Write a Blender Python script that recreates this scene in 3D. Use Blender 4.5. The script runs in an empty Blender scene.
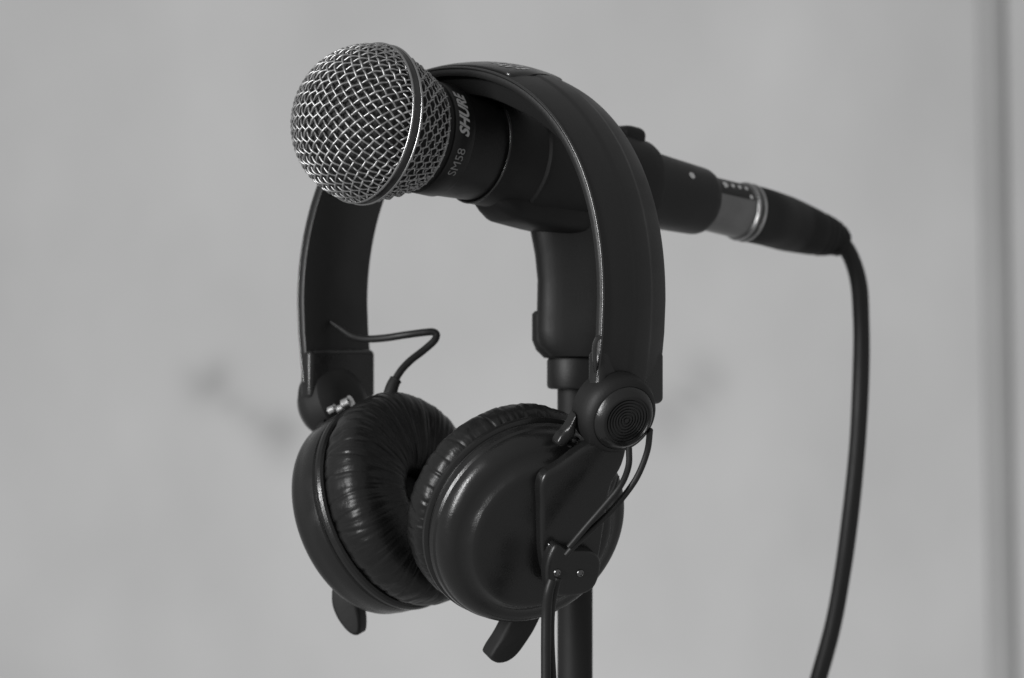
import bpy, bmesh, math, random
from mathutils import Vector as V, Matrix
from mathutils import noise as mnoise
random.seed(7)
S = bpy.context.scene
COL = S.collection
MM = 0.001
K = 3.14            # pixels per mm at the plane one metre from the lens
pi = math.pi

# ------------------------------------------------------------------ helpers
def at(px, py, Y):
    k = (1000.0 + Y) / 1000.0 / K
    return V(((px - 512) * k, Y, (339 - py) * k))

def new_obj(name, verts, faces, mat, parent=None, sharp=35, smooth=True):
    """verts are world millimetres; children are stored relative to their thing's base"""
    root = parent
    while root is not None and root.parent is not None:
        root = root.parent
    off = V(root['base']) if root is not None and 'base' in root.keys() else V((0, 0, 0))
    me = bpy.data.meshes.new(name)
    me.from_pydata([((V(v) - off) * MM)[:] for v in verts], [], faces)
    bm = bmesh.new(); bm.from_mesh(me)
    bmesh.ops.recalc_face_normals(bm, faces=bm.faces)
    bm.to_mesh(me); bm.free()
    if smooth:
        me.shade_smooth()
        me.set_sharp_from_angle(angle=math.radians(sharp))
    me.materials.append(mat)
    o = bpy.data.objects.new(name, me)
    COL.objects.link(o)
    if parent is not None:
        o.parent = parent
    return o

BASES = {}
def thing(name, label, cat, base):
    o = bpy.data.objects.new(name, None)
    o.empty_display_size = 0.02
    COL.objects.link(o)
    o.location = V(base) * MM
    o['base'] = [float(c) for c in base]
    o['label'] = label
    o['category'] = cat
    return o

class MB:
    def __init__(s): s.v, s.f = [], []
    def add(s, v, f):
        n = len(s.v); s.v += [V(p) for p in v]; s.f += [tuple(i + n for i in q) for q in f]
        return s
    def build(s, name, mat, parent=None, sharp=35): return new_obj(name, s.v, s.f, mat, parent, sharp)

def frame(d, hint=V((0, 0, 1))):
    d = V(d).normalized()
    if abs(d.dot(hint)) > .98: hint = V((1, 0, 0))
    e2 = (hint - d * hint.dot(d)).normalized()
    e1 = d.cross(e2).normalized()
    return d, e1, e2

def lathe(origin, axis, prof, n=96, hint=V((0, 0, 1)), cap0=True, cap1=True):
    d, e1, e2 = frame(axis, hint)
    v, f = [], []
    for (t, r) in prof:
        for i in range(n):
            a = 2 * pi * i / n
            v.append(V(origin) + d * t + (e1 * math.cos(a) + e2 * math.sin(a)) * r)
    for k in range(len(prof) - 1):
        for i in range(n):
            j = (i + 1) % n
            f.append((k*n+i, k*n+j, (k+1)*n+j, (k+1)*n+i))
    if cap0 and prof[0][1] > 1e-4: f.append(tuple(range(n))[::-1])
    if cap1 and prof[-1][1] > 1e-4: f.append(tuple((len(prof)-1)*n + i for i in range(n)))
    return v, f

def catmull(pts, m=12):
    P = [V(p) for p in pts]
    P = [P[0]*2 - P[1]] + P + [P[-1]*2 - P[-2]]
    out = []
    for i in range(1, len(P) - 2):
        for k in range(m):
            t = k / m
            a, b, c, d = P[i-1], P[i], P[i+1], P[i+2]
            out.append(.5*((2*b) + (c-a)*t + (2*a-5*b+4*c-d)*t*t + (3*b-a-3*c+d)*t**3))
    out.append(P[-2])
    return out

def tube(path, r, n=10, cap=True):
    """path of points; r number or function of 0..1"""
    v, f = [], []
    N = len(path)
    tang = [((path[min(i+1, N-1)] - path[max(i-1, 0)]).normalized()) for i in range(N)]
    _, e1, e2 = frame(tang[0])
    for i, p in enumerate(path):
        t = tang[i]
        e1 = (e1 - t * e1.dot(t)).normalized(); e2 = t.cross(e1)
        rr = r(i/(N-1)) if callable(r) else r
        for k in range(n):
            a = 2*pi*k/n
            v.append(p + (e1*math.cos(a) + e2*math.sin(a))*rr)
    for i in range(N-1):
        for k in range(n):
            j = (k+1) % n
            f.append((i*n+k, i*n+j, (i+1)*n+j, (i+1)*n+k))
    if cap:
        f.append(tuple(range(n))[::-1]); f.append(tuple((N-1)*n+k for k in range(n)))
    return v, f

def prism(outline, nrm, depth, bev=0.0, steps=3):
    """closed outline (list of points in one plane) extruded along nrm with a rounded upper edge"""
    nrm = V(nrm).normalized()
    c = sum(outline, V((0, 0, 0))) / len(outline)
    n = len(outline)
    rings = [[p for p in outline], ]
    for k in range(steps + 1):
        a = (pi/2) * k / steps
        ins = bev * (1 - math.cos(a)); up = depth - bev + bev * math.sin(a)
        ring = []
        for p in outline:
            q = p - c
            L = q.length
            ring.append(c + q * max(0.05, (L - ins) / L) + nrm * up)
        rings.append(ring)
    v = [p for r in rings for p in r]; f = []
    for k in range(len(rings) - 1):
        for i in range(n):
            j = (i + 1) % n
            f.append((k*n+i, k*n+j, (k+1)*n+j, (k+1)*n+i))
    f.append(tuple(range(n))[::-1]); f.append(tuple((len(rings)-1)*n + i for i in range(n)))
    return v, f

def smooth_loop(pts, m=6):
    P = [V(p) for p in pts]; n = len(P); out = []
    for i in range(n):
        a, b, c, d = P[i-1], P[i], P[(i+1) % n], P[(i+2) % n]
        for k in range(m):
            t = k/m
            out.append(.5*((2*b) + (c-a)*t + (2*a-5*b+4*c-d)*t*t + (3*b-a-3*c+d)*t**3))
    return out

def rbox(c, ax, ay, az, sx, sy, sz, r=1.0, n=5):
    """rounded box, superellipsoid-free: rounded rectangle (ax, ay) lofted along az with eased ends"""
    c = V(c); v, f = [], []
    def ring(hx, hy, rr):
        pts = []
        for q, (cx, cy) in enumerate(((1, 1), (-1, 1), (-1, -1), (1, -1))):
            for k in range(n+1):
                a = pi/2*(q + k/n)
                pts.append((cx*(hx-rr) + rr*math.cos(a), cy*(hy-rr) + rr*math.sin(a)))
        return pts
    levels = []
    for k in range(n+1):
        a = pi/2*k/n
        levels.append((-sz/2 + r*(1-math.sin(a)), r*(1-math.cos(a))))
    levels = levels[::-1][::-1]
    lv = [(-sz/2 + r*(1-math.sin(pi/2*k/n)), r*(1-math.cos(pi/2*(1-k/n))) if False else r*(1-math.sin(pi/2*k/n)) ) for k in range(n+1)]
    lv = []
    for k in range(n+1):
        a = pi/2*k/n
        lv.append((-sz/2 + r*(1-math.cos(a)), r*(1-math.sin(a))))
    lv = lv + [(-z, i) for z, i in lv[::-1]]
    m = None
    for z, ins in lv:
        pts = ring(sx/2-ins, sy/2-ins, max(.05, r - ins*.5))
        m = len(pts)
        for (x, y) in pts:
            v.append(c + V(ax)*x + V(ay)*y + V(az)*z)
    for k in range(len(lv)-1):
        for i in range(m):
            j = (i+1) % m
            f.append((k*m+i, k*m+j, (k+1)*m+j, (k+1)*m+i))
    f.append(tuple(range(m))[::-1]); f.append(tuple((len(lv)-1)*m+i for i in range(m)))
    return v, f

# ------------------------------------------------------------------ materials
def material(name, base=.02, rough=.45, metal=0.0, spec=.5, bump=0.0, bscale=400, var=0.0, vscale=60, rvar=.0, detail=4):
    m = bpy.data.materials.new(name); m.use_nodes = True
    nt = m.node_tree; N = nt.nodes; L = nt.links
    b = N['Principled BSDF']
    b.inputs['Base Color'].default_value = (base, base, base, 1)
    b.inputs['Roughness'].default_value = rough
    b.inputs['Metallic'].default_value = metal
    b.inputs['Specular IOR Level'].default_value = spec
    tc = N.new('ShaderNodeTexCoord')
    if var or rvar:
        nz = N.new('ShaderNodeTexNoise'); nz.inputs['Scale'].default_value = vscale; nz.inputs['Detail'].default_value = 6
        L.new(tc.outputs['Object'], nz.inputs['Vector'])
        if var:
            mr = N.new('ShaderNodeMapRange')
            mr.inputs['From Min'].default_value = .3; mr.inputs['From Max'].default_value = .7
            mr.inputs['To Min'].default_value = base*(1-var); mr.inputs['To Max'].default_value = base*(1+var)
            L.new(nz.outputs['Fac'], mr.inputs['Value']); L.new(mr.outputs['Result'], b.inputs['Base Color'])
        if rvar:
            mr = N.new('ShaderNodeMapRange')
            mr.inputs['From Min'].default_value = .3; mr.inputs['From Max'].default_value = .7
            mr.inputs['To Min'].default_value = rough-rvar; mr.inputs['To Max'].default_value = rough+rvar
            L.new(nz.outputs['Fac'], mr.inputs['Value']); L.new(mr.outputs['Result'], b.inputs['Roughness'])
    if bump:
        bz = N.new('ShaderNodeTexNoise'); bz.inputs['Scale'].default_value = bscale; bz.inputs['Detail'].default_value = detail
        L.new(tc.outputs['Object'], bz.inputs['Vector'])
        bp = N.new('ShaderNodeBump'); bp.inputs['Strength'].default_value = bump; bp.inputs['Distance'].default_value = .0004
        L.new(bz.outputs['Fac'], bp.inputs['Height']); L.new(bp.outputs['Normal'], b.inputs['Normal'])
    return m

M_SATIN  = material('satin_black_plastic', .012, .27, spec=.5, bump=.12, bscale=1800, rvar=.08, vscale=160)
M_MATTE  = material('matte_black_plastic', .012, .40, spec=.5, bump=.15, bscale=1500, rvar=.06, vscale=70)
M_CLIP   = material('dull_clip_plastic', .010, .55, spec=.38, bump=.12, bscale=1400, rvar=.06, vscale=80)
M_SOFT   = material('soft_black_rubber', .013, .62, spec=.35, bump=.15, bscale=900, rvar=.05)
M_GLOSS  = material('gloss_black_plastic', .014, .24, spec=1.0)
M_LEATHER= material('creased_leatherette', .011, .36, spec=.34, bump=.3, bscale=700, rvar=.07, vscale=120, detail=6)
M_FOAM   = material('dark_foam', .045, .9, spec=.1, bump=.6, bscale=1500)
M_PAD    = material('napped_pad_cloth', .009, .85, spec=.15, bump=.3, bscale=1800)
M_CLOTH  = material('dark_driver_cloth', .04, .9, spec=.1, bump=.5, bscale=2200)
M_HANDLE = material('enamelled_handle', .012, .42, spec=.45, bump=.22, bscale=2200, rvar=.05, vscale=100)
M_WIRE   = material('silver_mesh_wire', .45, .46, metal=.95, bump=.05, bscale=2500, rvar=.1, vscale=150, var=.2)
M_RING   = material('dull_steel_ring', .10, .34, metal=.9, rvar=.07, vscale=200, var=.15)
M_BEAD   = material('polished_bead', .42, .28, metal=1, rvar=.06, vscale=150)
M_SCREW  = material('dark_screw_metal', .18, .25, metal=1, rvar=.06, vscale=300)
M_BARREL = material('nickel_barrel', .22, .38, metal=.85, bump=.06, bscale=2000, rvar=.06, vscale=120, var=.12)
M_CHROME = material('bright_screw_metal', .75, .22, metal=1, rvar=.06, vscale=300)
M_PRINT  = material('pale_grey_print', .5, .6, spec=.3, var=.12, vscale=400)
M_PRINT2 = material('grey_print', .3, .6, spec=.3, var=.15, vscale=400)
M_CABLE  = material('rubber_cable', .012, .5, spec=.4, bump=.12, bscale=900, rvar=.06)
M_POLE   = material('painted_pole', .009, .6, spec=.35, bump=.08, bscale=700, rvar=.06)

# ------------------------------------------------------------------ camera geometry shared numbers
P0 = at(370, 124, 0)                       # centre of the grille ring
TAIL = at(705, 203, 85)
d = (TAIL - P0).normalized()               # microphone axis, head to tail
D, E1, E2 = frame(d)
if E1.y > 0: E1 = -E1                      # E1 faces the lens side, E2 upwards
def mic_pt(s, psi, r):
    return P0 + d*s + (E1*math.cos(psi) + E2*math.sin(psi))*r

# ------------------------------------------------------------------ MICROPHONE
mic = thing('microphone', 'handheld vocal microphone with a silver wire mesh ball head, clamped on the stand', 'microphone', TAIL)
R = 25.1
def ball(p, q, off):
    r = math.hypot(p, q); th = r / R; al = math.atan2(q, p)
    dr = -d*math.cos(th) + (E1*math.cos(al) + E2*math.sin(al))*math.sin(th)
    flat = 1 - .035*max(0, math.cos(th))**4
    return P0 + dr*(R*flat + off)
g = MB()
SP, HW, RMAX = 2.84, .36, R*math.radians(89)
BETA = math.radians(42)
def rot(p, q): return p*math.cos(BETA) - q*math.sin(BETA), p*math.sin(BETA) + q*math.cos(BETA)
for fam in (0, 1):
    for j in range(-16, 17):
        c = j*SP + .6
        if abs(c) > RMAX - .8: continue
        half = math.sqrt(RMAX**2 - c*c)
        n = max(8, int(half*2/SP*7))
        path = []
        wob = random.uniform(-.12, .12)
        for k in range(n+1):
            t = -half + 2*half*k/n
            cc = c + wob*math.sin(t*.13 + j)
            sg = 1 if fam == 0 else -1
            off = sg*HW*math.cos(pi*(t-.6)/SP + pi*j)
            p, q = (t, cc) if fam == 0 else (cc, t)
            p, q = rot(p, q)
            path.append(ball(p, q, off))
        g.add(*tube(path, .335, 8, cap=False))
grille = g.build('ball_grille', M_WIRE, mic, 60)
g = MB()
def cone_r(s):
    x = (s - 1.5)/17.0
    return 25.0 - 6.9*x + .5*math.sin(pi*x)
NR, NA = 8, 58
SPS = 17.0/NR
for i in range(NA):
    path = []
    for k in range(0, 64):
        s = 1.2 + 17.0*k/63
        ph_ = pi*(s-1.5)/SPS + pi*i
        path.append(mic_pt(s, 2*pi*(i + .23*math.sin(ph_ + pi/2))/NA, cone_r(s) + .5*math.cos(ph_)))
    g.add(*tube(path, .29, 6, cap=False))
for j in range(NR):
    s = 1.5 + SPS*(j+.5)
    path = []
    n = NA*6
    for k in range(n+1):
        a = 2*pi*k/n
        path.append(mic_pt(s + .2*math.sin(NA*a + j*pi), a, cone_r(s) + .42*math.cos(NA/2*a + pi*j + pi*.5)))
    g.add(*tube(path, .26, 6, cap=False))
g.build('neck_grille', M_WIRE, mic, 60)
lin = [( -23.2*math.cos(math.radians(a)), 23.4*math.sin(math.radians(a))) for a in range(2, 91, 4)]
lin += [(3, 23), (10, 20.0), (17.8, 16.9)]
new_obj('foam_liner', *lathe(P0, d, lin, 72), M_FOAM, grille)
ringp = [(-2.0, 24.7), (-1.9, 25.5), (-1.3, 25.75), (1.3, 25.75), (1.9, 25.5), (2.0, 24.5)]
new_obj('grille_ring', *lathe(P0, d, ringp, 144, cap0=False, cap1=False), M_RING, grille, 50)
for s_ in (-1.75, 1.55):
    new_obj('ring_bead', *lathe(P0, d, [(s_ + .42*math.cos(a*pi/6), 25.72 + .42*math.sin(a*pi/6)) for a in range(-2, 9)], 160, cap0=False, cap1=False), M_BEAD, grille, 60)
new_obj('neck_ring', *lathe(P0, d, [(17.3, 17.0), (17.35, 18.2), (17.6, 18.55), (18.1, 18.6), (18.4, 18.4), (18.5, 17.2)], 128, cap0=False, cap1=False), M_BEAD, mic, 50)
hp = [(17.8, 15.0), (18.3, 17.6), (20.4, 17.65), (20.6, 18.3), (20.9, 18.45), (28.0, 18.4), (28.3, 18.25), (28.5, 17.9), (29.0, 17.85)]
for k in range(1, 12):
    hp.append((29 + 108.5*k/11, 17.85 - 6.1*(k/11)**.93))
hp += [(138.8, 11.55), (140, 11.1), (140.8, 10.3), (141, 9.2), (136, 9.0)]
handle = new_obj('handle', *lathe(P0, d, hp, 128), M_HANDLE, mic, 28)
# small set screw on the handle near the tail
sc = mic_pt(126, math.radians(30), 12.25)
sn = (E1*math.cos(math.radians(30)) + E2*math.sin(math.radians(30)))
new_obj('set_screw', *lathe(sc, sn, [(-1, 1.25), (.25, 1.25), (.5, .9), (.3, .5), (.3, 0.0)], 24), M_CHROME, mic)

def lettering(text, height, length, s_base, psi0, r, mat, shear, bold, parent, name='lettering'):
    cu = bpy.data.curves.new('txt', 'FONT'); cu.body = text; cu.size = 1; cu.shear = shear; cu.offset = bold
    cu.resolution_u = 4
    to = bpy.data.objects.new('txt', cu); COL.objects.link(to)
    dg = bpy.context.evaluated_depsgraph_get()
    me = bpy.data.meshes.new_from_object(to.evaluated_get(dg))
    vs = [v.co.copy() for v in me.vertices]; fs = [tuple(p.vertices) for p in me.polygons]
    bpy.data.objects.remove(to); bpy.data.curves.remove(cu); bpy.data.meshes.remove(me)
    x0 = min(v.x for v in vs); x1 = max(v.x for v in vs); y0 = min(v.y for v in vs); y1 = max(v.y for v in vs)
    out = []
    for v in vs:
        x = (v.x-x0)/(x1-x0)*length; y = (v.y-y0)/(y1-y0)*height
        out.append(mic_pt(s_base - y, psi0 + x/r, r))
    n = len(out)
    v2 = out + [p - (p - (P0 + d*(p-P0).dot(d))).normalized()*.25 for p in out]
    return new_obj(name, v2, fs, mat, parent, smooth=False)
lettering('SHURE', 4.1, 16.8, 25.9, math.radians(-1), 18.56, M_PRINT, .35, .04, handle)
lettering('SM58', 3.0, 9.6, 25.6, math.radians(-43), 18.54, M_PRINT2, 0, .0, handle)

# ------------------------------------------------------------------ MICROPHONE STAND (clip, collar, pole)
POLE_Y = 52
pole_c = at(575, 500, POLE_Y)
stand = thing('microphone_stand', 'black microphone stand, a straight pole topped by a tapered microphone clip', 'stand', (pole_c.x, POLE_Y, -420))
def mic_r(s): return 17.85 - 6.1*max(0, (s-29)/108.5)**.93
cp = [(43, mic_r(43)+.1), (42.8, mic_r(43)+.6), (43.2, mic_r(43)+.95), (56, mic_r(56)+1.5), (59, mic_r(59)+1.8), (59.8, mic_r(60)+2.6), (61.2, mic_r(61)+3.1)]
cp += [(104, mic_r(104)+2.9), (110, mic_r(110)+2.6), (111.5, mic_r(111)+2.0), (112, mic_r(112)+.1)]
clip = new_obj('clip', *lathe(P0, d, cp, 120, cap0=False, cap1=False), M_CLIP, stand, 25)
new_obj('clip_lip', *lathe(P0, d, [(43.1 + .4*math.cos(a*pi/6), mic_r(43)+.75 + .4*math.sin(a*pi/6)) for a in range(-2, 9)], 180, cap0=False, cap1=False), M_GLOSS, clip, 60)
# rear thumb ridge of the clip
rb = mic_pt(103, math.radians(82), mic_r(104)+1.6)
rd = (E2*math.cos(.15) + E1*math.sin(.15))
new_obj('clip_ridge', *rbox(rb, d, E1, E2, 9.5, 11, 8, 2.6), M_CLIP, clip)
# wedge under the clip running into the stem
stem_top = at(565, 232, POLE_Y)
w = MB()
body = []
def ring_sec(c, hx, hy, n=28, p=3.0):
    out = []
    for i in range(n):
        a = 2*pi*i/n
        ca, sa = math.cos(a), math.sin(a)
        r = (abs(ca)**p + abs(sa)**p)**(-1/p)
        out.append(V(c) + V((hx*r*ca, hy*r*sa, 0)))
    return out
def loft(secs):
    n = len(secs[0]); v = [p for s in secs for p in s]; f = []
    for k in range(len(secs)-1):
        for i in range(n):
            j = (i+1) % n
            f.append((k*n+i, k*n+j, (k+1)*n+j, (k+1)*n+i))
    f.append(tuple(range(n))[::-1]); f.append(tuple((len(secs)-1)*n+i for i in range(n)))
    return v, f
def sec_px(xl, xr, py, hy, p=4.5, Y=POLE_Y):
    a, b = at(xl, py, Y), at(xr, py, Y)
    return ring_sec((a+b)/2, (b.x-a.x)/2, hy, 40, p)
# block under the clip, along the microphone axis
ub = MB()
secs = []
for s, lo, hw in ((48.6, 16.6, 6), (49, 17.2, 8), (52.5, 19.6, 9.3), (55.8, 21.4, 10), (57, 21.7, 10.2), (63, 21.9, 10.6), (70, 22.1, 10.8), (85, 22, 10.8), (92, 19.5, 10), (98, 16, 8)):
    c = P0 + d*s
    ring = []
    for i in range(32):
        a = 2*pi*i/32
        x = hw*math.copysign(abs(math.cos(a))**.55, math.cos(a)); y = math.copysign(abs(math.sin(a))**.55, math.sin(a))
        y = -8 - (lo-8)*(1-y)/2
        ring.append(c + E1*x + E2*y)
    secs.append(ring)
ub.add(*loft(secs)); ub.build('clip_block', M_CLIP, clip, 40)
st = MB()
st.add(*loft([sec_px(529, 622, 222, 11), sec_px(531, 620, 234, 11.5), sec_px(535, 618, 255, 11.5), sec_px(537.5, 616, 280, 11.5), sec_px(537, 616, 305, 11.5), sec_px(536.5, 615, 330, 11.5), sec_px(538, 612, 345, 11.5), sec_px(545, 606, 356, 10.5, 2.5)]))
st.build('clip_stem', M_CLIP, clip, 40)
lug = MB(); lug.add(*loft([sec_px(535, 600, 311, 7, 4), sec_px(532, 600, 314, 8, 4), sec_px(532, 600, 340, 8, 4), sec_px(536, 600, 350, 8, 4), sec_px(544, 600, 358, 7, 4)]))
lug.build('pivot_lug', M_CLIP, clip, 40)
cz0, cz1 = at(575, 357, POLE_Y).z, at(575, 389, POLE_Y).z
cx = pole_c.x
new_obj('thread_collar', *lathe((cx, POLE_Y, cz1), (0, 0, 1), [(0, 8.0), (.3, 9.0), (1.2, 9.4), (cz0-cz1-1.4, 9.4), (cz0-cz1-.4, 9.0), (cz0-cz1, 8.0)], 64), M_CLIP, stand)
new_obj('pole', *lathe((cx, POLE_Y, -420), (0, 0, 1), [(0, 5.9), (420+cz1+2, 5.9)], 64), M_POLE, stand)

# ------------------------------------------------------------------ MICROPHONE CABLE (plug, boot, cord)
cab = thing('microphone_cable', 'thick black cable hanging from the plug at the tail of the microphone', 'cable', at(815, 690, 132))
T = P0 + d*138.2
bp = [(0, 8.8), (1, 9.5), (2.2, 9.55), (2.5, 9.35), (18.9, 9.5), (19.2, 9.2), (19.8, 9.2), (20.1, 9.8), (20.8, 10.0), (21.4, 9.7), (21.7, 9.3), (22.4, 9.3), (22.8, 10.0), (23.5, 10.3), (24.3, 10.1), (24.7, 9.4), (25.5, 9.4)]
plug = new_obj('plug_barrel', *lathe(T, d, bp, 96), M_BARREL, cab, 30)
for s_ in (20.7, 23.6):
    new_obj('plug_ring', *lathe(T, d, [(s_ + .55*math.cos(a*pi/6), 9.85 + .55*math.sin(a*pi/6)) for a in range(-2, 9)], 96, cap0=False, cap1=False), M_BEAD, plug, 60)
# recessed latch plate with four small pips
def plug_pt(s, psi, r): return T + d*s + (E1*math.cos(psi) + E2*math.sin(psi))*r
lt = MB()
n = 12
v, f = [], []
for k, s in enumerate((3.2, 18.6)):
    for i in range(n+1):
        a = math.radians(20 + 50*i/n)
        v.append(plug_pt(s, a, 9.62))
for i in range(n): f.append((i, i+1, n+1+i+1, n+1+i))
v2 = v + [p - (p - (T + d*(p-T).dot(d))).normalized()*.4 for p in v]
m2 = len(v)
f2 = f + [(a+m2, b+m2, c+m2, e+m2) for a, b, c, e in f] 
for i in range(n): f2 += [(i, i+1, m2+i+1, m2+i), (n+1+i, n+2+i, m2+n+2+i, m2+n+1+i)]
f2 += [(0, n+1, m2+n+1, m2), (n, 2*n+1, m2+2*n+1, m2+n)]
latch = new_obj('latch', v2, f2, M_MATTE, plug, 30)
for (s, ang, r0) in ((6, 42, 1.3), (9.6, 44, .9), (12.8, 45, .9), (16, 46, .85), (17, 25, .85)):
    a = math.radians(ang)
    q = plug_pt(s, a, 9.55); nn = (q - (T + d*(q-T).dot(d))).normalized()
    new_obj('pip', *lathe(q, nn, [(0, r0), (.35, r0*.95), (.6, r0*.6), (.68, 0.0)], 20), M_CHROME, latch)
# strain-relief boot, bending down into the cord
B0 = T + d*24
bpath = catmull([B0, B0 + d*8, at(790, 225, 123), at(814, 232.5, 129), at(832, 238, 133), at(842.5, 244.5, 135)], 14)
def boot_r(t):
    base = 10.1 - .9*t if t < .35 else 9.79 - 5.1*((t-.35)/.65)**1.25
    if t > .62:
        base += .17*(1 if math.sin(t*95) > 0 else -1)
    return max(base, 4.3)
boot = new_obj('strain_relief', *tube(bpath, boot_r, 40), M_SOFT, cab, 30)
cpath = catmull([at(836, 241, 135), at(845, 247, 136), at(853, 262, 137), at(859, 285, 137), at(861, 315, 136), at(861.5, 350, 135), at(860, 400, 133), at(857, 450, 132), at(851, 510, 132), at(843, 570, 132), at(833, 625, 132), at(818, 680, 132), at(800, 740, 133), at(782, 820, 135), at(768, 930, 138), at(762, 1080, 140), at(760, 1300, 140)], 10)
new_obj('cord', *tube(cpath, lambda t: 3.05 + .05*math.sin(t*40), 20), M_CABLE, cab)

# ------------------------------------------------------------------ HEADPHONES
CH = V((-11.8, 26.0, 0))
U = V((37.5+61.1, -20-72, 0)).normalized()       # from far arm to near arm
A = V((U.y, -U.x, 0)); 
if A.y > 0: A = -A                                # across the band, towards lens and left
hpn = thing('headphones', 'black folding headphones hung by the headband over the microphone', 'headphones', (CH.x, CH.y, -110))
def hoop(ph, du=0.0):
    p = 2.2 if ph > 0 else 2.03
    sn_, cs_ = math.sin(ph), max(0.0, math.cos(ph))
    k_ = 1.0/((abs(sn_)**p + cs_**p)**(1/p))
    return ((68.6+du)*sn_*k_, 12 + (75.5+du)*cs_*k_)
def band_curve():
    pts = []
    zc, ru, rz = 12.0, 68.6, 75.5
    low = [(-65.8, -14.5), (-66.9, -8), (-68.1, 2)]
    for u_, z_ in low: pts.append((u_, z_))
    for k in range(0, 129):
        ph = -pi/2 + pi*k/128
        pts.append(hoop(ph))
    for u_, z_ in low[::-1]: pts.append((-u_, z_))
    return pts
BC = band_curve()
def sweep(curve, half_w, thick, crown=.8, lift=0.0, edge=.7, taper=None, ridge=0.0):
    """curve is (u, z) of the outer face; section spans A"""
    secs = []; edge0 = edge
    N = len(curve)
    for i, (u_, z_) in enumerate(curve):
        a = V(curve[max(0, i-1)]); b = V(curve[min(N-1, i+1)])
        t = (b-a).normalized(); nrm = V((-t.y, t.x))     # outward
        if nrm.dot(V((u_, z_-10))) < 0: nrm = -nrm
        hw = half_w; th = thick
        if taper:
            hw, th = taper(i/(N-1), hw, th); edge = min(edge0, th*.45)
        sec = []
        m = 40 if ridge else 10
        prof = []
        for k in range(m+1):
            x = -1 + 2*k/m
            prof.append((x*(hw-edge), lift + crown*(1-x*x) + ridge*max(0, min(1, (x+.42)/.06, (.24-x)/.06))))
        prof += [(hw-.2*edge, lift - .35*edge), (hw, lift - edge), (hw, lift - th + edge), (hw-.3*edge, lift - th + .3*edge), (hw-edge, lift - th)]
        prof += [(-(hw-edge), lift - th), (-(hw-.3*edge), lift-th+.3*edge), (-hw, lift - th + edge), (-hw, lift - edge), (-(hw-.2*edge), lift - .35*edge)]
        for (aw, o_) in prof:
            uu = u_ + nrm.x*o_; zz = z_ + nrm.y*o_
            sec.append(CH + U*uu + V((0, 0, zz)) + A*aw)
        secs.append(sec)
    return loft(secs)
band = new_obj('headband', *sweep(BC, 15.3, 2.8, 2.3, edge=.9, ridge=.4), M_MATTE, hpn, 32)
for aw_ in (15.0,):
    new_obj('headband_piping', *tube([CH + U*(u_*1.0) + V((0, 0, z_)) + A*aw_ for u_, z_ in BC], .5, 28), M_GLOSS, band)
def arc(p0, p1, n=40, du=0): return [hoop(p0+(p1-p0)*k/n, du) for k in range(n+1)]
def pad_t(t, hw, th):
    e = min(1, min(t, 1-t)/.34); e = .5-.5*math.cos(pi*e)
    return hw*(.9+.1*e), 0.1 + (th-0.1)*e
new_obj('headband_pad', *sweep(arc(-1.2, 1.2, 90, -2.2), 12.6, 6.4, 0.0, 0, 1.4, pad_t), M_PAD, band, 40)
def cov_t(t, hw, th):
    e = min(1, min(t, 1-t)/.05); e = math.sqrt(max(0.02, 1-(1-e)**2))
    return hw*(.6+.4*e), th
new_obj('headband_cover', *sweep(arc(-.62, .42, 50, 1.3), 12.6, 1.2, 1.6, 0, .5, cov_t), M_SATIN, band, 40)
# small worn print on the top of the band
pm = MB()
def band_top(ph, aw, lift):
    cr = 1.6*(1-(aw/12.6)**2)
    u_, z_ = hoop(ph, 1.3+cr+lift)
    return CH + U*u_ + V((0, 0, z_)) + A*aw
random.seed(3)
for row, (aw0, h) in enumerate(((5.4, 3.6), (1.4, 3.4))):
    ph = .17 + .02*row
    while ph < .36:
        wd = random.uniform(.016, .034)
        for kk in range(random.choice((1, 2))):
            a0 = aw0 + random.uniform(-.6, .3) + kk*1.9; a1 = a0 + random.uniform(1.0, 1.7)
            n0 = len(pm.v)
            pm.add([band_top(ph, a0, .06), band_top(ph+wd, a0, .06), band_top(ph+wd*1.05, a1, .06), band_top(ph+wd*.1, a1, .06)], [(0, 1, 2, 3)])
        ph += wd + random.uniform(.012, .03)
pm.build('marking', M_PRINT, band)

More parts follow.
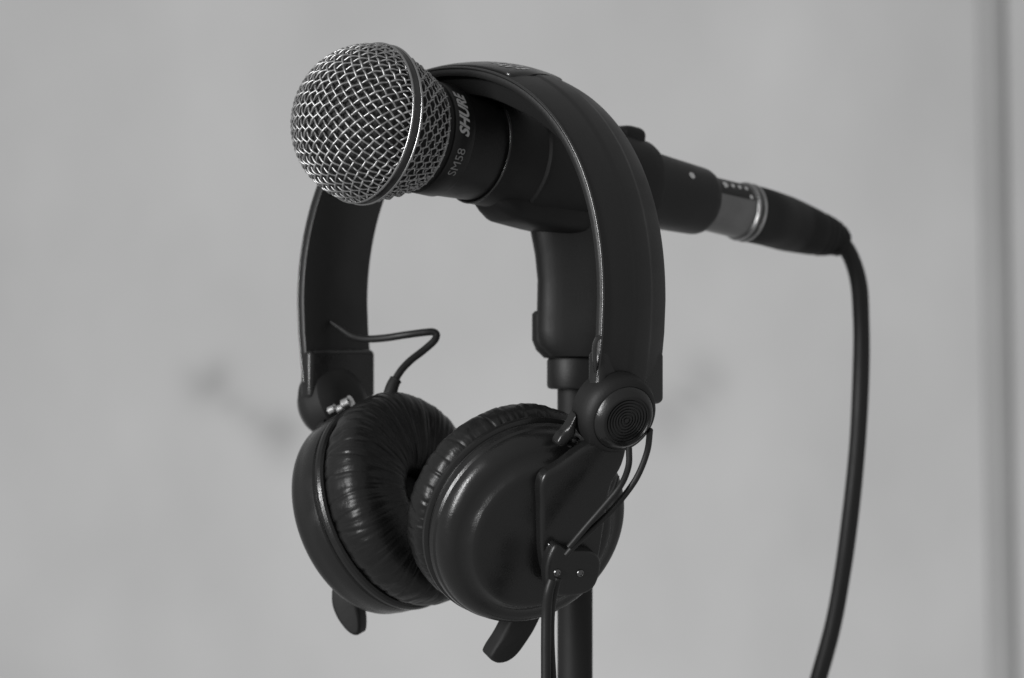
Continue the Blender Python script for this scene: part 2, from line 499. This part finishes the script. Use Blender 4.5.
# the two hinges and cups. side = +1 near (right in the photo), -1 far
def hinge(side):
    hc = CH + U*(66.4*side) + A*3.0 + V((0, 0, -24.5))
    arm = CH + U*(65.0*side) + V((0, 0, -11))
    h = new_obj('hinge', *rbox(arm + V((0, 0, -1)) , U, A, V((0, 0, 1)), 6.0, 30.8, 17, 2.0), M_SATIN, hpn, 35)
    return hc, h
def side_vec(n): return V(n).normalized()
CUPS = {}
def leather_cushion(c, n, name, parent, seed, ro=20.8, tr=14.2, ta=8.2, tcen=-9.0):
    """ring cushion, creased radially; n is the outward (back plate) direction"""
    dd, e1, e2 = frame(n)
    rng = random.Random(seed)
    NA, NT = 720, 44
    creases = []
    a = 0
    while a < 2*pi:
        creases.append((a, rng.uniform(.007, .02), rng.uniform(.05, .5)**1.2, rng.uniform(-1.1, 1.1), rng.uniform(-.9, .9)))
        a += rng.uniform(.025, .19)
    v, f = [], []
    for i in range(NA):
        al = 2*pi*i/NA
        for k in range(NT):
            be = 2*pi*k/NT
            cb, sb = math.cos(be), math.sin(be)
            q = 2.8
            sc_ = (abs(cb)**q + abs(sb)**q)**(-1/q)
            rr = ro + tr*sc_*cb; tt = tcen + ta*sc_*sb
            dsp = .25*mnoise.noise(V((math.cos(al)*5, math.sin(al)*5, seed)) ) + .28*mnoise.noise(V((math.cos(al)*16, math.sin(al)*16, be*1.2+seed))) + .09*mnoise.noise(V((math.cos(al)*48, math.sin(al)*48, be*1.6+seed))) + .04*mnoise.noise(V((math.cos(al)*95, math.sin(al)*95, be*3+seed)))
            for (ca, wd, dep, sk, bc) in creases:
                da = al - ca - sk*.10*math.sin(be)
                da = (da + pi) % (2*pi) - pi
                if abs(da) < wd*3:
                    fall = max(0, .3 + .7*math.cos(be - .6 - bc*1.4))
                    dsp -= dep*fall*math.exp(-(da/wd)**2)
            nr = (e1*math.cos(al) + e2*math.sin(al))
            v.append(V(c) + dd*(tt + dsp*sb) + nr*(rr + dsp*cb))
    for i in range(NA):
        j = (i+1) % NA
        for k in range(NT):
            m = (k+1) % NT
            f.append((i*NT+k, j*NT+k, j*NT+m, i*NT+m))
    return new_obj(name, v, f, M_LEATHER, parent, 80)
def cup(c, n, seed, RR=34.5, deep=0.0, soft=0.0):
    n = side_vec(n)
    prof = [(-3.5, RR-5), (-3.2, RR-1.2), (-2.6, RR-.4), (-1.6, RR), (-.6, RR-.1), (-.2, RR-.6), (.1, RR-1.5), (.6, RR-1.7), (1.0, RR-1.3), (1.4, RR-.9), (2.2, RR-.7), (4.0, RR-1.0), (4.8, RR-1.5)]
    for k in range(1, 9):
        a = pi/2*k/8
        prof.append((4.8 + 6.2*math.sin(a)*.95, RR-1.5 - 5.2*(1-math.cos(a))))
    prof += [(11.4, RR-8.2), (12.4, RR-9.3), (13.4, RR-9.9)]
    r0 = prof[-1][1]
    for k in range(1, 6):
        prof.append((13.4 + .9*math.sin(pi/2*k/5), r0 - 1.6*(1-math.cos(pi/2*k/5)) - .25*k))
    t0, r1 = prof[-1]
    for k in range(1, 8):
        prof.append((t0 + 1.1*(1-(1-k/7)**2), r1*(1-k/7)))
    prof = [(t + deep*min(1, max(0, t-1.5)/4), r) for t, r in prof]
    cp_ = new_obj('ear_cup', *lathe(c, n, prof, 160), M_SATIN, hpn, 22)
    leather_cushion(c, n, 'ear_cushion', cp_, seed, ro=20.8 + RR - 34.5, ta=8.2 + soft, tcen=-9.0 - soft)
    new_obj('driver_cover', *lathe(c, n, [(-4.6, 16.5), (-9.5, 14), (-10.6, 9), (-11.0, 0.0)], 64), M_CLOTH, cp_)
    return cp_
CR = at(523, 519, -5); NRm = V((.45, -.82, -.36)).normalized()
CL = at(387, 507.5, 38); NLm = -V((.763, -.56, .323)).normalized()
cupR = cup(CR, NRm, 2)
cupL = cup(CL, NLm, 5, 35.4, 3.6, 1.4)
hcR, hingeR = hinge(1)
hcL, hingeL = hinge(-1)

def knuckle(hc, n, parent):
    n = side_vec(n)
    prof = [(-10, 6), (-9, 9.4), (-6, 12.6), (-1, 13.0), (1.6, 12.8), (3.4, 12.0), (4.4, 10.9), (4.6, 10.5), (4.2, 10.3)]
    k = new_obj('hinge_knuckle', *lathe(hc, n, prof, 80), M_CLIP, parent, 30)
    cp_ = [(4.0, 10.4), (4.7, 10.35), (5.1, 10.15), (6.9, 8.75), (7.2, 8.3), (7.2, 7.9), (6.7, 7.7)]
    r = 7.6
    while r > 1.6:
        cp_ += [(6.7, r), (6.7, r-.42), (6.35, r-.55), (6.35, r-.85)]
        r -= .98
    cp_ += [(6.7, r), (6.7, 0.0)]
    new_obj('hinge_cap', *lathe(hc, n, cp_, 96), M_SATIN, parent, 25)
HR = at(616.5, 412.5, -24); HL = at(329.5, 404, 70)
knuckle(HR, NRm, hingeR)
knuckle(HL, NLm, hingeL)

# yoke: plate from the knuckle over the back of the cup
def on_plane(px, py, o, n):
    cam = V((0, -1000, 0)); ray = (at(px, py, 0) - cam).normalized()
    return cam + ray*((o - cam).dot(n)/ray.dot(n))
def yoke_R():
    o = CR + NRm*14.6
    def on(px, py, h=0):
        ray = (at(px, py, 0) - V((0, -1000, 0))).normalized()
        cam = V((0, -1000, 0))
        t = ((o + NRm*h) - cam).dot(NRm)/ray.dot(NRm)
        return cam + ray*t
    ol = smooth_loop([on(x, y) for x, y in ((540, 470), (556, 460), (580, 442), (606, 432), (620, 438), (617, 458), (606, 480), (599, 520), (592, 556), (582, 574), (560, 580), (542, 572), (536, 550), (535, 524), (535, 500), (535, 482))], 5)
    y = new_obj('yoke', *prism(ol, NRm, 4.2, 1.6, 4), M_SATIN, hpn, 40)
    ol = smooth_loop([on(x, y, 4.1) for x, y in ((552, 540), (564, 546), (588, 548), (596, 560), (588, 584), (566, 592), (546, 588), (541, 570), (544, 552))], 5)
    bx = new_obj('cord_entry', *prism(ol, NRm, 4.0, 1.5, 4), M_MATTE, y, 40)
    for (px, py, r_) in ((557, 572.5, 1.35), (580, 573, 1.35), (550, 545, 1.0), (561, 556.5, 1.0)):
        q = on(px, py, 8.0 if r_ > 1.2 else 4.3)
        new_obj('screw', *lathe(q, NRm, [(-.6, r_), (.1, r_), (.15, r_*1.0), (.45, r_*.92), (.7, r_*.75), (.85, r_*.5), (.6, r_*.42), (.5, 0.0)], 28), M_SCREW, y)
    # glossy link at the upper edge
    q0 = at(566, 430, -27)
    ol = smooth_loop([on_plane(x, y, q0, NRm) for x, y in ((574.5, 413), (575, 424), (574, 434), (568, 441), (560, 446), (555, 443), (558, 436), (566, 427))], 5)
    new_obj('pivot_link', *prism([p - NRm*2 for p in ol], NRm, 3.6, 1.5, 5), M_SATIN, y, 40)
    th = catmull([at(570, 446, -23), at(575, 437, -24)], 14)
    new_obj('pivot_screw', *tube(th, lambda t: 1.5 + .25*math.sin(t*40), 14), M_RING, y)
    return on
on = yoke_R()
# far yoke, mostly behind its cup
o = CL + NLm*18
_, f1, f2 = frame(NLm)
hv = (HL - o) - NLm*(HL-o).dot(NLm)
hd = hv.normalized(); hs = NLm.cross(hd)
ol = smooth_loop([o + hd*a_ + hs*b_ for a_, b_ in ((hv.length*.8, 8), (24, 9), (10, 11), (-4, 12), (-12, 8), (-14, 0), (-12, -8), (-4, -12), (10, -11), (24, -9), (hv.length*.8, -8))], 5)
yl = new_obj('yoke', *prism(ol, NLm, 3.6, 1.6, 4), M_SATIN, hpn, 40)

# bright hinge pin bits on the far hinge
for (px, py, r_, l_) in ((332.5, 409.5, 1.5, 3.2), (341, 408.5, 1.6, 3.2), (347.5, 403, 2.2, 3.6)):
    q = at(px, py, 52)
    ax = (at(352, 401, 50) - at(330, 411, 54)).normalized()
    new_obj('hinge_pin', *lathe(q - ax*l_/2, ax, [(0, r_*.6), (.4, r_), (l_-.4, r_), (l_, r_*.6)], 24), M_CHROME, hingeL)

# tabs under the cups
def tab(pts, o, n, th, parent):
    n = V(n).normalized(); o = V(o)
    ol = smooth_loop([on_plane(x, y, o - n*th/2, n) for x, y in pts], 5)
    return new_obj('hanger_tab', *prism(ol, n, th, 1.5, 4), M_SOFT, parent, 40)
eR = V((0, 0, -1)); eR = (eR - NRm*eR.dot(NRm)).normalized()
tab(((508, 598), (503, 612), (494, 630), (484.5, 645), (483, 651.5), (490, 656), (500, 654.5), (510, 647), (520.5, 633), (529, 618), (534, 602), (522, 594)), CR + eR*40, NRm, 6.0, cupR)
tab(((340, 582), (338, 594), (339.5, 605), (345, 617), (354, 628), (361.5, 632), (366, 629), (366.5, 616), (364, 600), (362, 584), (351, 578)), at(352, 605, 46), (-.3, -.95, -.1), 7.0, cupL)

# wires
new_obj('link_wire', *tube(catmull([at(650, 430, -22), at(647.5, 450, -29), at(640, 471, -31), at(630, 488, -31), at(612, 510, -30.5), at(590, 531, -30), at(574, 546, -29.5), at(566, 555, -29)], 12), 1.0, 12), M_CABLE, hpn)
new_obj('link_wire', *tube(catmull([at(629, 448, -27), at(628.5, 466, -30), at(621, 485, -33), at(605, 505, -33), at(585, 528, -32), at(569, 547, -30)], 12), 1.0, 12), M_CABLE, hpn)
new_obj('link_wire', *tube(catmull([at(618, 476, -28), at(613, 490, -30), at(602, 507, -31), at(590, 523, -31), at(584, 530, -30.5)], 12), .5, 10), M_CABLE, hpn)
ip = catmull([at(331, 322, 68), at(340, 328, 66), at(352, 336, 63), at(366, 339, 59), at(385, 338, 55), at(405, 335, 52), at(424, 332.5, 51), at(433, 332, 51), at(436.5, 335, 51), at(434, 341, 50), at(424, 350, 49), at(410, 361, 47), at(400, 372, 45), at(393, 385, 43), at(389, 398, 42)], 10)
lw = new_obj('link_wire', *tube(ip, lambda t: 1.25*min(1, .45+t*4), 14), M_CABLE, hpn)
new_obj('wire_grommet', *tube(catmull([at(396, 379, 44), at(392.5, 386, 43.3), at(389, 398, 42)], 8), lambda t: 1.9 + .5*t + (.25 if .0 < t < .12 else 0), 16), M_SOFT, lw)
# loose wire loop on the near arm
new_obj('link_wire', *tube(catmull([at(596, 372, -30), at(594.5, 358, -33), at(594.5, 346, -35), at(597, 339, -35), at(600, 337, -34)], 8), .7, 10), M_GLOSS, hpn)
# cord leaving the entry box
new_obj('cord', *tube(catmull([at(552, 580, -30), at(548.5, 592, -30), at(546.5, 612, -28), at(546, 640, -27), at(546, 680, -26), at(546, 740, -25), at(548, 820, -25), at(552, 950, -24), at(556, 1300, -24)], 10), 1.6, 16), M_CABLE, hpn)
new_obj('cord', *tube(catmull([at(558, 578, -29), at(554.5, 592, -28), at(551.5, 612, -25), at(551, 640, -24), at(553, 680, -23), at(557, 740, -22), at(562, 820, -22), at(567, 950, -22), at(570, 1300, -22)], 10), 1.15, 14), M_CABLE, hpn)

# ------------------------------------------------------------------ WALL
WY = 1000.0
def wall_material():
    m = bpy.data.materials.new('painted_wall'); m.use_nodes = True
    nt = m.node_tree; N = nt.nodes; L = nt.links; b = N['Principled BSDF']
    b.inputs['Roughness'].default_value = .75; b.inputs['Specular IOR Level'].default_value = .25
    tc = N.new('ShaderNodeTexCoord')
    def math_(op, a, b_=None, clamp=False):
        n = N.new('ShaderNodeMath'); n.operation = op; n.use_clamp = clamp
        for i, x in enumerate((a, b_)):
            if x is None: continue
            if isinstance(x, (int, float)): n.inputs[i].default_value = x
            else: L.new(x, n.inputs[i])
        return n.outputs[0]
    nz = N.new('ShaderNodeTexNoise'); nz.inputs['Scale'].default_value = 7; nz.inputs['Detail'].default_value = 3
    mp = N.new('ShaderNodeMapping'); mp.inputs['Rotation'].default_value = (0, .5, 0); mp.inputs['Scale'].default_value = (1.1, 1, .8)
    L.new(tc.outputs['Object'], mp.inputs['Vector']); L.new(mp.outputs['Vector'], nz.inputs['Vector'])
    mott = math_('MULTIPLY', math_('SUBTRACT', nz.outputs['Fac'], .5), .15)
    nz2 = N.new('ShaderNodeTexNoise'); nz2.inputs['Scale'].default_value = 140; nz2.inputs['Detail'].default_value = 5
    L.new(tc.outputs['Object'], nz2.inputs['Vector'])
    # soft-edged patches where the wall colour is darker
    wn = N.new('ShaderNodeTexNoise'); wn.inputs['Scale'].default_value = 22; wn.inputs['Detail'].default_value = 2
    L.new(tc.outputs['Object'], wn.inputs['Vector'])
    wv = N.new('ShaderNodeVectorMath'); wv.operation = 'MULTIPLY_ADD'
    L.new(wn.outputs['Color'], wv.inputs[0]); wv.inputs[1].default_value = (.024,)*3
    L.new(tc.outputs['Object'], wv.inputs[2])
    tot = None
    for (px, py, rad, st) in DARK_PATCHES:
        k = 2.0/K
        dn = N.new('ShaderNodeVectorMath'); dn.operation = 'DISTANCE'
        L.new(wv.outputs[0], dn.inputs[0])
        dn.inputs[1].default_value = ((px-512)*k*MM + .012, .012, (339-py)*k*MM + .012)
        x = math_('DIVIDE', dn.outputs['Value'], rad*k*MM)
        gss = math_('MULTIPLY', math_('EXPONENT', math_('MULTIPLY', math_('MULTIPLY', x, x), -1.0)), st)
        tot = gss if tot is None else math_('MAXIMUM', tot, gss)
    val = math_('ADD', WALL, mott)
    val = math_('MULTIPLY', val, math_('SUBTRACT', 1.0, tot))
    cc = N.new('ShaderNodeCombineColor')
    for i in range(3): L.new(val, cc.inputs[i])
    L.new(cc.outputs[0], b.inputs['Base Color'])
    bp = N.new('ShaderNodeBump'); bp.inputs['Strength'].default_value = .25; bp.inputs['Distance'].default_value = .001
    L.new(nz2.outputs['Fac'], bp.inputs['Height']); L.new(bp.outputs['Normal'], b.inputs['Normal'])
    return m
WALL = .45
DARK_PATCHES = [(214, 382, 25, .27), (234, 402, 20, .18), (254, 418, 21, .19), (276, 432, 25, .27), (703, 378, 26, .16), (690, 398, 24, .17), (664, 416, 27, .18), (150, 540, 60, .045), (125, 250, 70, .035)]
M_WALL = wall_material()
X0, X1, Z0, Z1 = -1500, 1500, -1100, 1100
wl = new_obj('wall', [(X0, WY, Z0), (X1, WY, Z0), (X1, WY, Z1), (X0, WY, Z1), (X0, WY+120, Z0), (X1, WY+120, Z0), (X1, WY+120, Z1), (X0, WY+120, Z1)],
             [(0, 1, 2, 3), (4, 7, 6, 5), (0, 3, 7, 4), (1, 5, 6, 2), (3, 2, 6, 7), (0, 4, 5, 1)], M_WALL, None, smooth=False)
wl['kind'] = 'structure'
# the wall's object origin must sit on its face for the dark patches
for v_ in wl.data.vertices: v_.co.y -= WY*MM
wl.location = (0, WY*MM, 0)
# upright trim strip
M_TRIM = material('grey_trim_paint', .32, .6, spec=.3, var=.05, vscale=8, bump=.1, bscale=200)
k = 2.0/K
tx0, tx1 = (990-512)*k, (1002-512)*k
sl = (tx1-tx0)/(678*k)
w2 = 8.6
prof = [(-w2, -.2), (-w2, -3.0), (-w2+1.5, -5.2), (-w2+4, -6.4), (0, -6.8), (w2-4, -6.4), (w2-1.5, -5.2), (w2, -3.0), (w2, -.2)]
secs = []
for z in (Z0+2, Z1-2):
    xc = tx0 + (339*k - z)*sl
    secs.append([V((xc + a_, WY + b_, z)) for a_, b_ in prof])
trim = new_obj('wall_trim', *loft(secs), M_TRIM, None, 40)
trim['label'] = 'slim grey upright trim strip on the pale wall behind the hanging cable'
trim['category'] = 'trim strip'

# ------------------------------------------------------------------ light
w_ = bpy.data.worlds.new('World'); S.world = w_; w_.use_nodes = True
bg = w_.node_tree.nodes['Background']; bg.inputs[0].default_value = (1, 1, 1, 1); bg.inputs[1].default_value = .30
def area(name, loc, target, size, power, size_y=None):
    l = bpy.data.lights.new(name, 'AREA'); l.size = size; l.energy = power
    if size_y: l.shape = 'RECTANGLE'; l.size_y = size_y
    o = bpy.data.objects.new(name, l); COL.objects.link(o)
    o.location = loc
    o.rotation_euler = (V(target) - V(loc)).to_track_quat('-Z', 'Y').to_euler()
    return o
area('window_lamp', (-1.2, -1.15, .36), (0, 0, -.02), .13, 29, 1.05)
for z_, e_ in ((1.4, 14), (-1.4, 48)):  # added unseen spots brighten the wall, their soft cones dimming its edges
    sp = bpy.data.lights.new('added_wall_spot', 'SPOT'); sp.energy = e_; sp.spot_size = math.radians(42); sp.spot_blend = 1; sp.shadow_soft_size = .15
    so = bpy.data.objects.new('added_wall_spot', sp); COL.objects.link(so); so.location = (.1, .12, z_)
    so.rotation_euler = (V((.05, 1, 0)) - V(so.location)).to_track_quat('-Z', 'Y').to_euler()

# ------------------------------------------------------------------ camera
cam = bpy.data.cameras.new('Camera'); co = bpy.data.objects.new('Camera', cam); COL.objects.link(co)
co.location = (0, -1.0, 0); co.rotation_euler = (pi/2, 0, 0)
cam.sensor_width = 36; cam.lens = 36*K*1000/1024
cam.clip_start = .01; cam.clip_end = 50
cam.dof.use_dof = True; cam.dof.focus_distance = .985; cam.dof.aperture_fstop = 10; cam.dof.aperture_blades = 7
S.camera = co
S.view_settings.view_transform = 'Standard'; S.view_settings.look = 'None'
S.view_settings.exposure = 0; S.view_settings.gamma = 1
S.cycles.use_denoising = True
for o_ in list(COL.objects):
    if 'base' in o_.keys(): del o_['base']
